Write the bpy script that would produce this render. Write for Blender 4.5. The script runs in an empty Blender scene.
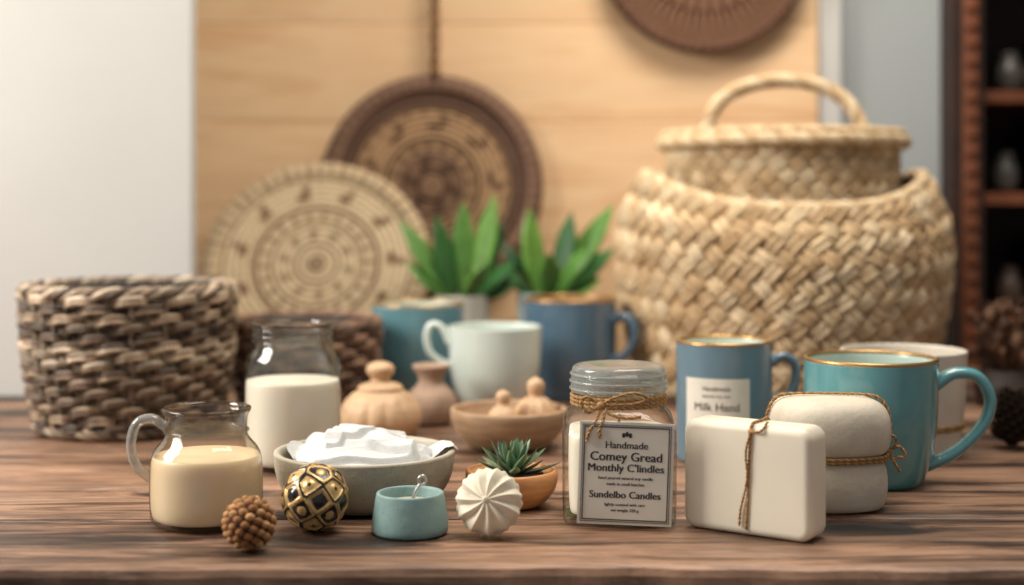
import bpy, math, random
from mathutils import Vector, Matrix, noise
random.seed(7)
T = 0.75            # table-top height
pi = math.pi
sc = bpy.context.scene
try:
    sc.view_settings.view_transform = 'Standard'
    sc.view_settings.look = 'None'
except Exception: pass

# ------------------------------------------------------------------ helpers
def hx(h):
    h = h.lstrip('#'); o = []
    for i in (0, 2, 4):
        c = int(h[i:i+2], 16)/255
        o.append(c/12.92 if c <= .04045 else ((c+.055)/1.055)**2.4)
    return tuple(o)
def mul(c, k): return tuple(x*k for x in c)
def mixc(a, b, t): return tuple(a[i]*(1-t)+b[i]*t for i in range(3))

class B:
    def __init__(s): s.v=[]; s.f=[]; s.c=[]; s.m=[]; s.mats=[]; s.s=[]
    def add(s, vs, fs, mat, col=(1,1,1), smooth=True):
        b=len(s.v)
        if mat not in s.mats: s.mats.append(mat)
        mi=s.mats.index(mat)
        s.v.extend([tuple(v) for v in vs])
        if isinstance(col, list): s.c.extend(col)
        else: s.c.extend([col]*len(vs))
        for f in fs:
            s.f.append(tuple(i+b for i in f)); s.m.append(mi); s.s.append(smooth)
    def lathe(s, prof, mat, seg=64, mod=None, M=None, col=(1,1,1), colf=None):
        vs=[]; rings=[]; cs=[]
        for (r,z) in prof:
            if r < 1e-6:
                rings.append([len(vs)]); vs.append(Vector((0,0,z))); cs.append(colf(0,r,z) if colf else col)
            else:
                ring=[]
                for i in range(seg):
                    a=2*pi*i/seg
                    k=mod(a,r,z) if mod else 1
                    ring.append(len(vs)); vs.append(Vector((r*k*math.cos(a), r*k*math.sin(a), z)))
                    cs.append(colf(a,r,z) if colf else col)
                rings.append(ring)
        fs=[]
        for A,C in zip(rings[:-1], rings[1:]):
            if len(A)==1 and len(C)==1: continue
            for i in range(seg):
                j=(i+1)%seg
                if len(A)==1: fs.append((A[0],C[j],C[i]))
                elif len(C)==1: fs.append((A[i],A[j],C[0]))
                else: fs.append((A[i],A[j],C[j],C[i]))
        if M: vs=[M@v for v in vs]
        s.add(vs,fs,mat,cs)
    def tube(s, pts, r, mat, sides=8, closed=False, col=(1,1,1), normal=None, flat=(1,1), cap=True):
        pts=[Vector(p) for p in pts]; n=len(pts)
        tans=[]
        for i in range(n):
            a=pts[(i-1)%n] if (closed or i>0) else pts[0]
            b=pts[(i+1)%n] if (closed or i<n-1) else pts[-1]
            t=(b-a)
            tans.append(t.normalized() if t.length>1e-9 else Vector((0,0,1)))
        if normal is None:
            t=tans[0]; up=Vector((0,0,1)) if abs(t.z)<.9 else Vector((1,0,0))
            N=(up-t*up.dot(t)).normalized()
        else: N=Vector(normal)
        vs=[]; 
        for i in range(n):
            t=tans[i]
            if normal is None:
                N=(N-t*N.dot(t)); N=N.normalized() if N.length>1e-6 else Vector((0,0,1))
                u=N
            else: u=Vector(normal).normalized()
            w=t.cross(u).normalized()
            rr=r(i/(n-1)) if callable(r) else r
            for k in range(sides):
                a=2*pi*k/sides
                vs.append(pts[i]+u*(rr*flat[0]*math.cos(a))+w*(rr*flat[1]*math.sin(a)))
        fs=[]
        m=n if closed else n-1
        for i in range(m):
            j=(i+1)%n
            for k in range(sides):
                l=(k+1)%sides
                fs.append((i*sides+k,i*sides+l,j*sides+l,j*sides+k))
        if not closed and cap:
            fs.append(tuple(range(sides-1,-1,-1))); fs.append(tuple((n-1)*sides+k for k in range(sides)))
        s.add(vs,fs,mat,col)
    def rope(s, pts, R, mat, strands=3, pitch=.02, sr=None, closed=False, sides=6, cols=None, sgn=1, vary=0):
        pts=[Vector(p) for p in pts]; n=len(pts); L=[0]
        for i in range(1,n): L.append(L[-1]+(pts[i]-pts[i-1]).length)
        tot=L[-1]+((pts[0]-pts[-1]).length if closed else 0)
        turns=max(1,round(tot/pitch)); sr=sr or R*.62
        t=(pts[1]-pts[0]).normalized(); up=Vector((0,0,1)) if abs(t.z)<.9 else Vector((0,1,0))
        N=(up-t*up.dot(t)).normalized(); fr=[]
        for i in range(n):
            a=pts[(i-1)%n] if (closed or i>0) else pts[0]
            b=pts[(i+1)%n] if (closed or i<n-1) else pts[-1]
            t=(b-a).normalized(); N=(N-t*N.dot(t)).normalized(); fr.append((N.copy(),t.cross(N)))
        for k in range(strands):
            q=[]
            for i in range(n):
                ph=sgn*2*pi*(turns*L[i]/tot + k/strands)
                q.append(pts[i]+fr[i][0]*(R*.55*math.cos(ph))+fr[i][1]*(R*.55*math.sin(ph)))
            c=cols[k%len(cols)] if cols else (1,1,1)
            if vary:
                o=random.uniform(0,50); cl=[]
                for i in range(n):
                    f=1+vary*noise.noise(Vector((L[i]*16,o,k)))*2
                    cl.extend([mul(c,max(.3,f))]*sides)
                c=cl
            s.tube(q,sr,mat,sides=sides,closed=closed,col=c)
    def lump(s, c, ax, ay, az, mat, col=(1,1,1), nu=8, nv=5):
        vs=[]; fs=[]
        c=Vector(c)
        vs.append(c+az)
        for j in range(1,nv):
            p=pi*j/nv
            for i in range(nu):
                a=2*pi*i/nu
                vs.append(c+ax*(math.sin(p)*math.cos(a))+ay*(math.sin(p)*math.sin(a))+az*math.cos(p))
        vs.append(c-az)
        for i in range(nu):
            fs.append((0,1+i,1+(i+1)%nu))
            for j in range(nv-2):
                a=1+j*nu
                fs.append((a+i,a+nu+i,a+nu+(i+1)%nu,a+(i+1)%nu))
            a=1+(nv-2)*nu
            fs.append((a+i,len(vs)-1,a+(i+1)%nu))
        s.add(vs,fs,mat,col)
    def box(s, lo, hi, mat, M=None, col=(1,1,1)):
        x0,y0,z0=lo; x1,y1,z1=hi
        vs=[Vector(p) for p in ((x0,y0,z0),(x1,y0,z0),(x1,y1,z0),(x0,y1,z0),(x0,y0,z1),(x1,y0,z1),(x1,y1,z1),(x0,y1,z1))]
        if M: vs=[M@v for v in vs]
        s.add(vs,[(0,3,2,1),(4,5,6,7),(0,1,5,4),(1,2,6,5),(2,3,7,6),(3,0,4,7)],mat,col,False)
    def leaf(s, base, d, up, length, width, mat, bend=.3, thick=.12, col=(1,1,1), n=10, shape=None):
        base=Vector(base); d=Vector(d).normalized(); up=Vector(up); up=(up-d*up.dot(d)).normalized()
        side=d.cross(up); vs=[]; cs=[]
        for i in range(n+1):
            t=i/n
            w=(shape(t) if shape else (math.sin(pi*min(1,t*.9+.1))**.8))*width*.5
            if i==n: w=width*.01
            p=base+d*(length*t*(1-.15*bend*t))+up*(-bend*length*t*t)
            th=max(w*thick*2,.0002)
            for (a,b) in ((-1,.25),(-.5,.1),(0,-.25),(.5,.1),(1,.25),(.5,-.5),(0,-1),(-.5,-.5)):
                vs.append(p+side*(a*w)+up*(b*th))
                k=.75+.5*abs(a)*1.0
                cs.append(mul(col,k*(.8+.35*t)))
        fs=[]
        for i in range(n):
            for k in range(8):
                l=(k+1)%8
                fs.append((i*8+k,i*8+l,(i+1)*8+l,(i+1)*8+k))
        s.add(vs,fs,mat,cs)
    def make(s, name, loc=(0,0,0), rotz=0, parent=None, bevel=0):
        me=bpy.data.meshes.new(name); me.from_pydata(s.v,[],s.f)
        for m in s.mats: me.materials.append(m)
        me.polygons.foreach_set('material_index',s.m)
        me.polygons.foreach_set('use_smooth',s.s)
        at=me.color_attributes.new('Col','FLOAT_COLOR','POINT')
        fl=[]
        for c in s.c: fl.extend((c[0],c[1],c[2],1))
        at.data.foreach_set('color',fl)
        me.update()
        o=bpy.data.objects.new(name,me); sc.collection.objects.link(o)
        o.location=loc; o.rotation_euler=(0,0,rotz)
        if parent: o.parent=parent
        if bevel:
            b=o.modifiers.new('bev','BEVEL'); b.width=bevel; b.segments=3; b.limit_method='ANGLE'
        return o

def empty(name, loc=(0,0,0)):
    e=bpy.data.objects.new(name,None); e.empty_display_size=.02; e.location=loc
    sc.collection.objects.link(e); return e
def chaikin(p, it=2):
    for _ in range(it):
        q=[p[0]]
        for a,b in zip(p[:-1],p[1:]):
            q.append(tuple(a[i]*.75+b[i]*.25 for i in range(len(a))))
            q.append(tuple(a[i]*.25+b[i]*.75 for i in range(len(a))))
        q.append(p[-1]); p=q
    return p
def catmull(P, n=8):
    P=[Vector(p) for p in P]; P=[P[0]*2-P[1]]+P+[P[-1]*2-P[-2]]; out=[]
    for i in range(1,len(P)-2):
        a,b,c,d=P[i-1:i+3]
        for k in range(n):
            t=k/n
            out.append(.5*((2*b)+(c-a)*t+(2*a-5*b+4*c-d)*t*t+(3*b-a-3*c+d)*t**3))
    out.append(P[-2]); return out
def circ(r,z,n,f=None):
    return [Vector((r*(f(2*pi*i/n) if f else 1)*math.cos(2*pi*i/n), r*(f(2*pi*i/n) if f else 1)*math.sin(2*pi*i/n), z)) for i in range(n)]
def text_mesh(body,size):
    cu=bpy.data.curves.new('t','FONT'); cu.body=body; cu.size=size; cu.align_x='CENTER'; cu.align_y='CENTER'
    cu.resolution_u=3
    ob=bpy.data.objects.new('t',cu); sc.collection.objects.link(ob)
    dg=bpy.context.evaluated_depsgraph_get(); dg.update()
    me=bpy.data.meshes.new_from_object(ob.evaluated_get(dg))
    vs=[v.co.copy() for v in me.vertices]; fs=[tuple(p.vertices) for p in me.polygons]
    bpy.data.objects.remove(ob); bpy.data.curves.remove(cu); bpy.data.meshes.remove(me)
    return vs,fs

# ---------------------------------------------------------------- materials
def mat(name, col=(.8,.8,.8), rough=.5, metal=0, attr=False, nscale=60, namt=.15, bump=.0, bscale=200,
        sss=0, coat=0, speck=0, stretch=(1,1,1), spec=.5):
    m=bpy.data.materials.new(name); m.use_nodes=True; nt=m.node_tree; N=nt.nodes; L=nt.links
    p=N['Principled BSDF']; p.inputs['Roughness'].default_value=rough; p.inputs['Metallic'].default_value=metal
    p.inputs['Specular IOR Level'].default_value=spec
    tc=N.new('ShaderNodeTexCoord'); mp=N.new('ShaderNodeMapping'); mp.inputs['Scale'].default_value=stretch
    L.new(tc.outputs['Object'],mp.inputs['Vector'])
    no=N.new('ShaderNodeTexNoise'); no.inputs['Scale'].default_value=nscale; no.inputs['Detail'].default_value=4
    L.new(mp.outputs['Vector'],no.inputs['Vector'])
    mr=N.new('ShaderNodeMapRange'); mr.inputs['From Min'].default_value=.3; mr.inputs['From Max'].default_value=.7
    mr.inputs['To Min'].default_value=1-namt; mr.inputs['To Max'].default_value=1+namt
    L.new(no.outputs['Fac'],mr.inputs['Value'])
    vm=N.new('ShaderNodeVectorMath'); vm.operation='SCALE'
    if attr:
        a=N.new('ShaderNodeAttribute'); a.attribute_name='Col'; L.new(a.outputs['Color'],vm.inputs[0])
    else: vm.inputs[0].default_value=col[:3]
    L.new(mr.outputs['Result'],vm.inputs['Scale'])
    out=vm.outputs[0]
    if speck:
        n2=N.new('ShaderNodeTexNoise'); n2.inputs['Scale'].default_value=900; L.new(tc.outputs['Object'],n2.inputs['Vector'])
        m2=N.new('ShaderNodeMapRange'); m2.inputs['From Min'].default_value=.62; m2.inputs['From Max'].default_value=.7
        m2.inputs['To Min'].default_value=1; m2.inputs['To Max'].default_value=1-speck
        L.new(n2.outputs['Fac'],m2.inputs['Value'])
        v2=N.new('ShaderNodeVectorMath'); v2.operation='SCALE'; L.new(out,v2.inputs[0]); L.new(m2.outputs[0],v2.inputs['Scale']); out=v2.outputs[0]
    L.new(out,p.inputs['Base Color'])
    if bump:
        n3=N.new('ShaderNodeTexNoise'); n3.inputs['Scale'].default_value=bscale; n3.inputs['Detail'].default_value=5
        L.new(mp.outputs['Vector'],n3.inputs['Vector'])
        b=N.new('ShaderNodeBump'); b.inputs['Strength'].default_value=bump; b.inputs['Distance'].default_value=.002
        L.new(n3.outputs['Fac'],b.inputs['Height']); L.new(b.outputs['Normal'],p.inputs['Normal'])
    if sss:
        p.inputs['Subsurface Weight'].default_value=sss; p.inputs['Subsurface Scale'].default_value=.01
        p.inputs['Subsurface Radius'].default_value=(1,.7,.45)
    if coat:
        p.inputs['Coat Weight'].default_value=coat; p.inputs['Coat Roughness'].default_value=.08
    return m

def glass_mat(name, tint=(.97,.98,.975), edge=(.42,.46,.46), rough=.04, milky=0):
    """thin glass walls: clear face-on, darker and more reflective toward the silhouette"""
    m=bpy.data.materials.new(name); m.use_nodes=True; nt=m.node_tree; N=nt.nodes; L=nt.links; N.clear()
    o=N.new('ShaderNodeOutputMaterial'); mx=N.new('ShaderNodeMixShader'); tr=N.new('ShaderNodeBsdfTransparent')
    gl=N.new('ShaderNodeBsdfGlossy'); gl.inputs['Roughness'].default_value=rough
    lw=N.new('ShaderNodeLayerWeight'); lw.inputs['Blend'].default_value=.5
    p4=N.new('ShaderNodeMath'); p4.operation='POWER'; p4.inputs[1].default_value=4; L.new(lw.outputs['Facing'],p4.inputs[0])
    mr=N.new('ShaderNodeMapRange'); mr.inputs['To Min'].default_value=.045; mr.inputs['To Max'].default_value=.7
    L.new(p4.outputs[0],mr.inputs['Value'])
    p3=N.new('ShaderNodeMath'); p3.operation='POWER'; p3.inputs[1].default_value=3; L.new(lw.outputs['Facing'],p3.inputs[0])
    mc=N.new('ShaderNodeMix'); mc.data_type='RGBA'
    mc.inputs[6].default_value=(*tint,1); mc.inputs[7].default_value=(*edge,1)
    L.new(p3.outputs[0],mc.inputs[0]); L.new(mc.outputs[2],tr.inputs['Color'])
    base=tr.outputs[0]
    if milky:
        df=N.new('ShaderNodeBsdfDiffuse'); df.inputs['Color'].default_value=(.8,.82,.79,1)
        m2=N.new('ShaderNodeMixShader'); m2.inputs[0].default_value=milky
        L.new(tr.outputs[0],m2.inputs[1]); L.new(df.outputs[0],m2.inputs[2]); base=m2.outputs[0]
    L.new(mr.outputs[0],mx.inputs[0]); L.new(base,mx.inputs[1]); L.new(gl.outputs[0],mx.inputs[2])
    L.new(mx.outputs[0],o.inputs['Surface'])
    return m

def wood_mat(name, stops, sx=1.0, sy=14, rough=.45, bump=.3, cracks=.6, scale=6, axis='X', blotch=.5, knots=0, patch=0):
    m=bpy.data.materials.new(name); m.use_nodes=True; nt=m.node_tree; N=nt.nodes; L=nt.links
    p=N['Principled BSDF']
    tc=N.new('ShaderNodeTexCoord'); oi=N.new('ShaderNodeObjectInfo')
    ad=N.new('ShaderNodeVectorMath'); ad.operation='ADD'
    sc_=N.new('ShaderNodeVectorMath'); sc_.operation='SCALE'; sc_.inputs[0].default_value=(13.1,7.7,3.3)
    L.new(oi.outputs['Random'],sc_.inputs['Scale'])
    L.new(tc.outputs['Object'],ad.inputs[0]); L.new(sc_.outputs[0],ad.inputs[1])
    src=ad.outputs[0]
    knotfac=None
    if knots:
        mk=N.new('ShaderNodeMapping'); mk.inputs['Scale'].default_value=(3.2,9,9); L.new(src,mk.inputs['Vector'])
        vo=N.new('ShaderNodeTexVoronoi'); vo.inputs['Scale'].default_value=1.3; L.new(mk.outputs[0],vo.inputs['Vector'])
        kf=N.new('ShaderNodeMapRange'); kf.inputs['From Min'].default_value=.05; kf.inputs['From Max'].default_value=.30
        kf.inputs['To Min'].default_value=1; kf.inputs['To Max'].default_value=0; L.new(vo.outputs['Distance'],kf.inputs['Value'])
        knotfac=kf.outputs[0]
        # grain bends around knots
        off=N.new('ShaderNodeVectorMath'); off.operation='SCALE'; off.inputs[0].default_value=(0,.030,.030)
        L.new(knotfac,off.inputs['Scale'])
        a2=N.new('ShaderNodeVectorMath'); a2.operation='ADD'; L.new(src,a2.inputs[0]); L.new(off.outputs[0],a2.inputs[1]); src=a2.outputs[0]
    mp=N.new('ShaderNodeMapping')
    mp.inputs['Scale'].default_value={'X':(sx,sy,sy),'Z':(sy,sy,sx)}[axis]
    L.new(src,mp.inputs['Vector'])
    n1=N.new('ShaderNodeTexNoise'); n1.inputs['Scale'].default_value=scale; n1.inputs['Detail'].default_value=10; n1.inputs['Roughness'].default_value=.7
    n1.inputs['Distortion'].default_value=.4
    L.new(mp.outputs[0],n1.inputs['Vector'])
    n2=N.new('ShaderNodeTexNoise'); n2.inputs['Scale'].default_value=5; n2.inputs['Detail'].default_value=5
    mp2=N.new('ShaderNodeMapping'); mp2.inputs['Scale'].default_value={'X':(.6,2.2,2.2),'Z':(2,2,.6)}[axis]
    L.new(src,mp2.inputs['Vector']); L.new(mp2.outputs[0],n2.inputs['Vector'])
    mm=N.new('ShaderNodeMix'); mm.data_type='FLOAT'; mm.inputs[0].default_value=blotch
    L.new(n1.outputs['Fac'],mm.inputs[2]); L.new(n2.outputs['Fac'],mm.inputs[3])
    fac=mm.outputs[0]
    if knots:
        kk=N.new('ShaderNodeMath'); kk.operation='MULTIPLY'; kk.inputs[1].default_value=-knots*.14; L.new(knotfac,kk.inputs[0])
        k2=N.new('ShaderNodeMath'); k2.operation='ADD'; L.new(fac,k2.inputs[0]); L.new(kk.outputs[0],k2.inputs[1]); fac=k2.outputs[0]
    cr=N.new('ShaderNodeValToRGB'); cr.color_ramp.elements.remove(cr.color_ramp.elements[0])
    cr.color_ramp.elements[0].position=stops[0][0]; cr.color_ramp.elements[0].color=(*hx(stops[0][1]),1)
    for pos,c in stops[1:]:
        e=cr.color_ramp.elements.new(pos); e.color=(*hx(c),1)
    L.new(fac,cr.inputs['Fac'])
    n3=N.new('ShaderNodeTexNoise'); n3.inputs['Scale'].default_value=2.6; n3.inputs['Detail'].default_value=8; n3.inputs['Roughness'].default_value=.72
    n3.inputs['Distortion'].default_value=.5
    mp3=N.new('ShaderNodeMapping'); mp3.inputs['Scale'].default_value={'X':(1.5,24,24),'Z':(24,24,1.5)}[axis]; mp3.inputs['Location'].default_value=(3,5,7)
    L.new(src,mp3.inputs['Vector']); L.new(mp3.outputs[0],n3.inputs['Vector'])
    m3=N.new('ShaderNodeMapRange'); m3.inputs['From Min'].default_value=.34; m3.inputs['From Max'].default_value=.43
    m3.inputs['To Min'].default_value=1-cracks; m3.inputs['To Max'].default_value=1
    L.new(n3.outputs['Fac'],m3.inputs['Value'])
    vs=N.new('ShaderNodeVectorMath'); vs.operation='SCALE'; L.new(cr.outputs[0],vs.inputs[0]); L.new(m3.outputs[0],vs.inputs['Scale'])
    tone=N.new('ShaderNodeMapRange'); tone.inputs['To Min'].default_value=.88 if not knots else .86; tone.inputs['To Max'].default_value=1.10 if not knots else 1.18
    L.new(oi.outputs['Random'],tone.inputs['Value'])
    tsc=tone.outputs[0]
    if patch:   # old stains / wear
        n5=N.new('ShaderNodeTexNoise'); n5.inputs['Scale'].default_value=3.2; n5.inputs['Detail'].default_value=7; n5.inputs['Roughness'].default_value=.65
        mp5=N.new('ShaderNodeMapping'); mp5.inputs['Scale'].default_value=(1,3.2,3.2); mp5.inputs['Location'].default_value=(1.7,.4,0)
        L.new(tc.outputs['Object'],mp5.inputs['Vector']); L.new(mp5.outputs[0],n5.inputs['Vector'])
        m5=N.new('ShaderNodeMapRange'); m5.inputs['From Min'].default_value=.38; m5.inputs['From Max'].default_value=.60
        m5.inputs['To Min'].default_value=1-patch; m5.inputs['To Max'].default_value=1.12; L.new(n5.outputs['Fac'],m5.inputs['Value'])
        pm=N.new('ShaderNodeMath'); pm.operation='MULTIPLY'; L.new(tsc,pm.inputs[0]); L.new(m5.outputs[0],pm.inputs[1]); tsc=pm.outputs[0]
    v3=N.new('ShaderNodeVectorMath'); v3.operation='SCALE'; L.new(vs.outputs[0],v3.inputs[0]); L.new(tsc,v3.inputs['Scale'])
    L.new(v3.outputs[0],p.inputs['Base Color'])
    mr=N.new('ShaderNodeMapRange'); mr.inputs['To Min'].default_value=rough-.12; mr.inputs['To Max'].default_value=rough+.2
    L.new(n1.outputs['Fac'],mr.inputs['Value']); L.new(mr.outputs[0],p.inputs['Roughness'])
    mu=N.new('ShaderNodeMath'); mu.operation='MULTIPLY'; L.new(n1.outputs['Fac'],mu.inputs[0]); L.new(m3.outputs[0],mu.inputs[1])
    b=N.new('ShaderNodeBump'); b.inputs['Strength'].default_value=bump; b.inputs['Distance'].default_value=.002
    L.new(mu.outputs[0],b.inputs['Height']); L.new(b.outputs[0],p.inputs['Normal'])
    return m

M_table=wood_mat('table_wood',[(.34,'#130d09'),(.42,'#3b2a20'),(.48,'#755743'),(.53,'#a17c62'),(.58,'#7b5d49'),(.65,'#b08f76'),(.76,'#cdb39b')],cracks=.9,rough=.42,sy=9,scale=5,bump=.6,blotch=.34,knots=1.2,patch=.5)
M_panel=wood_mat('panel_wood',[(.3,'#c89a6a'),(.42,'#d6ac80'),(.5,'#e2bf95'),(.6,'#dcb58a'),(.75,'#eacda6')],cracks=.12,rough=.65,bump=.05,sy=10,scale=3,blotch=.35)
M_shelf=wood_mat('shelf_wood',[(.3,'#1a0e08'),(.5,'#2b170d'),(.7,'#3d2214')],cracks=.3,rough=.5)
M_shelfo=wood_mat('shelf_wood_orange',[(.3,'#4d2713'),(.5,'#6c3a1e'),(.7,'#84492a')],cracks=.3,rough=.5,axis='Z')
M_wall=mat('plaster',hx('#bebcb7'),.9,nscale=3,namt=.05,bump=.1,bscale=80)
M_wallb=mat('plaster_blue',hx('#9a9f9f'),.9,nscale=3,namt=.05,bump=.1)
M_floor=wood_mat('floor_wood',[(.3,'#3a2a20'),(.6,'#5f4634')],cracks=.2)
M_fib=mat('natural_fibre',attr=True,rough=.8,nscale=220,namt=.22,bump=.5,bscale=500,spec=.25)
M_wick=mat('wicker',attr=True,rough=.5,nscale=110,namt=.25,bump=.3,bscale=400,spec=.5)
M_wood=mat('turned_wood',hx('#c8a580'),.55,nscale=40,namt=.15,stretch=(1,1,5),bump=.15)
M_woodd=mat('bowl_wood',hx('#ae8e6e'),.55,nscale=50,namt=.2,stretch=(1,1,4),bump=.15)
M_woodo=mat('pot_wood_orange',hx('#b98150'),.5,nscale=40,namt=.22,stretch=(1,1,6),bump=.1)
M_clay=mat('clay',hx('#ad917a'),.75,nscale=80,namt=.12,bump=.3)
M_teal=mat('teal_glaze',hx('#5d979c'),.2,nscale=40,namt=.06,coat=.8)
M_tealin=mat('teal_glaze_inside',hx('#bccdc4'),.25,nscale=40,namt=.06,coat=.5)
M_teal2=mat('blue_teal_glaze',hx('#5e8891'),.24,nscale=40,namt=.08,coat=.7)
M_blue=mat('blue_glaze',hx('#4e697c'),.24,nscale=40,namt=.08,coat=.7)
M_tin=mat('slate_blue_glaze',hx('#65808e'),.3,nscale=40,namt=.06,coat=.4)
M_mint=mat('mint_glaze',hx('#d0dbd2'),.22,nscale=40,namt=.04,coat=.6)
M_cream=mat('cream_glaze',hx('#d2cabb'),.4,nscale=40,namt=.06,coat=.2,speck=.2)
M_brownin=mat('brown_inside',hx('#8a6246'),.4,nscale=40,namt=.1)
M_gold=mat('gold',hx('#b8935f'),.32,metal=.8,nscale=60,namt=.1)
M_goldb=mat('antique_gold',hx('#d2ae74'),.34,metal=.5,nscale=90,namt=.25,bump=.1)
M_black=mat('black_lacquer',hx('#1a1410'),.25,nscale=60,namt=.2,coat=.3)
M_stone=mat('stoneware',hx('#a9a290'),.7,nscale=60,namt=.12,bump=.3,speck=.45)
M_stonein=mat('stoneware_inside',hx('#b5ad9b'),.5,nscale=60,namt=.08,speck=.3)
M_tealst=mat('teal_stone',hx('#7f9c98'),.55,nscale=60,namt=.12,speck=.3,bump=.15)
M_wax=mat('cream_milk',hx('#efe6d3'),.35,nscale=30,namt=.02,sss=.3)
M_waxh=mat('honey_milk',hx('#efd9b4'),.35,nscale=30,namt=.03,sss=.3)
M_soap=mat('soap',hx('#e9dfca'),.45,nscale=30,namt=.03,sss=.25)
M_stack=mat('oat_soap',hx('#cfc4b0'),.7,nscale=80,namt=.07,bump=.2,speck=.22)
M_white=mat('white_porcelain',hx('#dfd4bd'),.5,nscale=60,namt=.05)
M_cloth=mat('white_cotton',hx('#cdcdca'),.9,nscale=300,namt=.04,bump=.3,bscale=900)
M_leaf=mat('leaf',attr=True,rough=.34,nscale=70,namt=.15)
M_soil=mat('soil',hx('#2e2018'),.95,nscale=200,namt=.4,bump=.8)
M_pot=mat('grey_pot',hx('#bdb8ad'),.7,nscale=60,namt=.06)
M_potb=mat('blue_pot',hx('#93adb2'),.6,nscale=60,namt=.06)
M_twine=mat('twine',attr=True,rough=.85,nscale=600,namt=.25)
M_paper=mat('label_paper',hx('#e2dccd'),.75,nscale=100,namt=.03)
M_ink=mat('ink',hx('#2c2a2a'),.7,namt=.0)
M_metal=mat('brushed_metal',hx('#c8c6c0'),.3,metal=.9)
M_glass=glass_mat('clear_glass')
M_glass2=glass_mat('clear_glass_warm',(.98,.97,.95),(.5,.44,.36))
TW=[hx('#b48a5c'),hx('#94703f')]

# ---------------------------------------------------------------- room
def slab(name,lo,hi,m,bevel=0,parent=None):
    b=B(); c=[(lo[i]+hi[i])/2 for i in range(3)]
    b.box([lo[i]-c[i] for i in range(3)],[hi[i]-c[i] for i in range(3)],m); return b.make(name,c,bevel=bevel,parent=parent)
slab('floor',(-2.6,-2.2,-.05),(2.6,2.1,0),M_floor)
slab('wall_back',(-2.6,1.76,0),(.53,1.9,2.6),M_wallb)
slab('wall_right',(2.5,-2.2,0),(2.6,2.1,2.6),M_wall)
slab('wall_alcove',(.53,2.06,0),(2.5,2.16,2.6),M_wallb)
slab('trim_1',(.376,1.742,0),(.404,1.76,2.6),M_wall,.002)
slab('wall_left',(-.95,1.44,T),(-.324,1.462,T+.85),M_wall,.002)

pan=empty('wood_wall_panel',(0,1.748,0))
zs=[0.05,.30,.50,.66,.775,.905,1.045,1.165,1.30,1.5,1.75,2.0]
for i,(a,c) in enumerate(zip(zs[:-1],zs[1:])):
    b=B(); b.box((-.382,-.012,-(c-a)/2),(.382,.012,(c-a)/2),M_panel)
    b.make('board_%d'%(i+1),(-.008,0,(a+c)/2),parent=pan,bevel=.002)

# table
tab=empty('wooden_table',(0,1.235,T))
edges=[.773,.897,.985,1.13,1.29,1.44,1.57,1.70]
for i,(a,c) in enumerate(zip(edges[:-1],edges[1:])):
    b=B(); nx=240; y0=a+.0018; y1=c-.0018; vs=[]; fs=[]
    for k in range(nx+1):
        x=-.98+1.96*k/nx
        j=(noise.noise(Vector((x*7,1.3,i)))*.008+noise.noise(Vector((x*30,4.3,i)))*.004) if i==0 else noise.noise(Vector((x*14,2.3,i)))*.0014
        j2=noise.noise(Vector((x*17,8.3,i)))*.0014
        ya=y0+j; yb=y1+j2
        dz=.0012*noise.noise(Vector((x*9,3.3,i)))-.0008
        for (yy,zz) in ((ya+.003,-.04),(ya,-.034),(ya,-.006),(ya+.0015,-.002),(ya+.006,dz*.3),(yb-.006,dz*.3),(yb-.0015,-.002),(yb,-.006),(yb,-.04)):
            vs.append((x,yy-1.235,min(0,zz)))
    for k in range(nx):
        for l in range(9):
            m=(l+1)%9
            fs.append((k*9+l,k*9+m,(k+1)*9+m,(k+1)*9+l))
    fs.append(tuple(range(8,-1,-1))); fs.append(tuple(nx*9+l for l in range(9)))
    b.add(vs,fs,M_table,smooth=False)
    b.make('plank_%d'%(i+1),(0,0,0),parent=tab)
b=B(); b.box((-.9,-.42,-.055),(.9,.44,-.0405),M_shelf); b.make('underboard',parent=tab)
for i,(x,y) in enumerate(((-.88,-.38),(.88,-.38),(-.88,.4),(.88,.4))):
    b=B(); b.box((x-.035,y-.035,-T),(x+.035,y+.035,-.056),M_table); b.make('leg_%d'%(i+1),parent=tab,bevel=.003)

# bookshelf
bs=empty('bookshelf',(.90,1.88,0))
b=B()
b.box((-.368,-.15,0),(-.325,.17,2.2),M_shelf)
b.box((-.352,-.156,0),(-.334,-.149,2.2),M_shelfo)
for k in range(80):
    z=.3+k*.022
    b.box((-.350,-.163,z),(-.336,-.154,z+.014),M_shelfo)
b.make('side_left',parent=bs,bevel=.002)
b=B(); b.box((.43,-.15,0),(.46,.17,2.2),M_shelf); b.make('side_right',parent=bs)
b=B(); b.box((-.33,.15,0),(.43,.17,2.2),M_shelf); b.make('back_panel',parent=bs)
for i,z in enumerate((.08,.40,.62,.80,.945,1.07,1.25,1.5,1.8,2.16)):
    b=B(); b.box((-.325,-.14,z),(.43,.15,z+.014),M_shelf if i not in(3,4,5) else M_shelfo); b.make('shelf_%d'%(i+1),parent=bs)
b=B()
M_bk=mat('book_cloth',attr=True,rough=.7)
for z0 in (.814,.959,1.084,1.264):
    x=-.20
    while x<.40:
        w=random.uniform(.012,.03); h=random.uniform(.07,.1)
        c=random.choice([hx('#33302e'),hx('#3c302a'),hx('#2b3a42'),hx('#45423c'),hx('#2a2220')])
        b.box((x,-.06,z0),(x+w,.08,z0+h),M_bk,col=c); x+=w+.002
b.make('books',(0,0,0),parent=bs)
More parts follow.
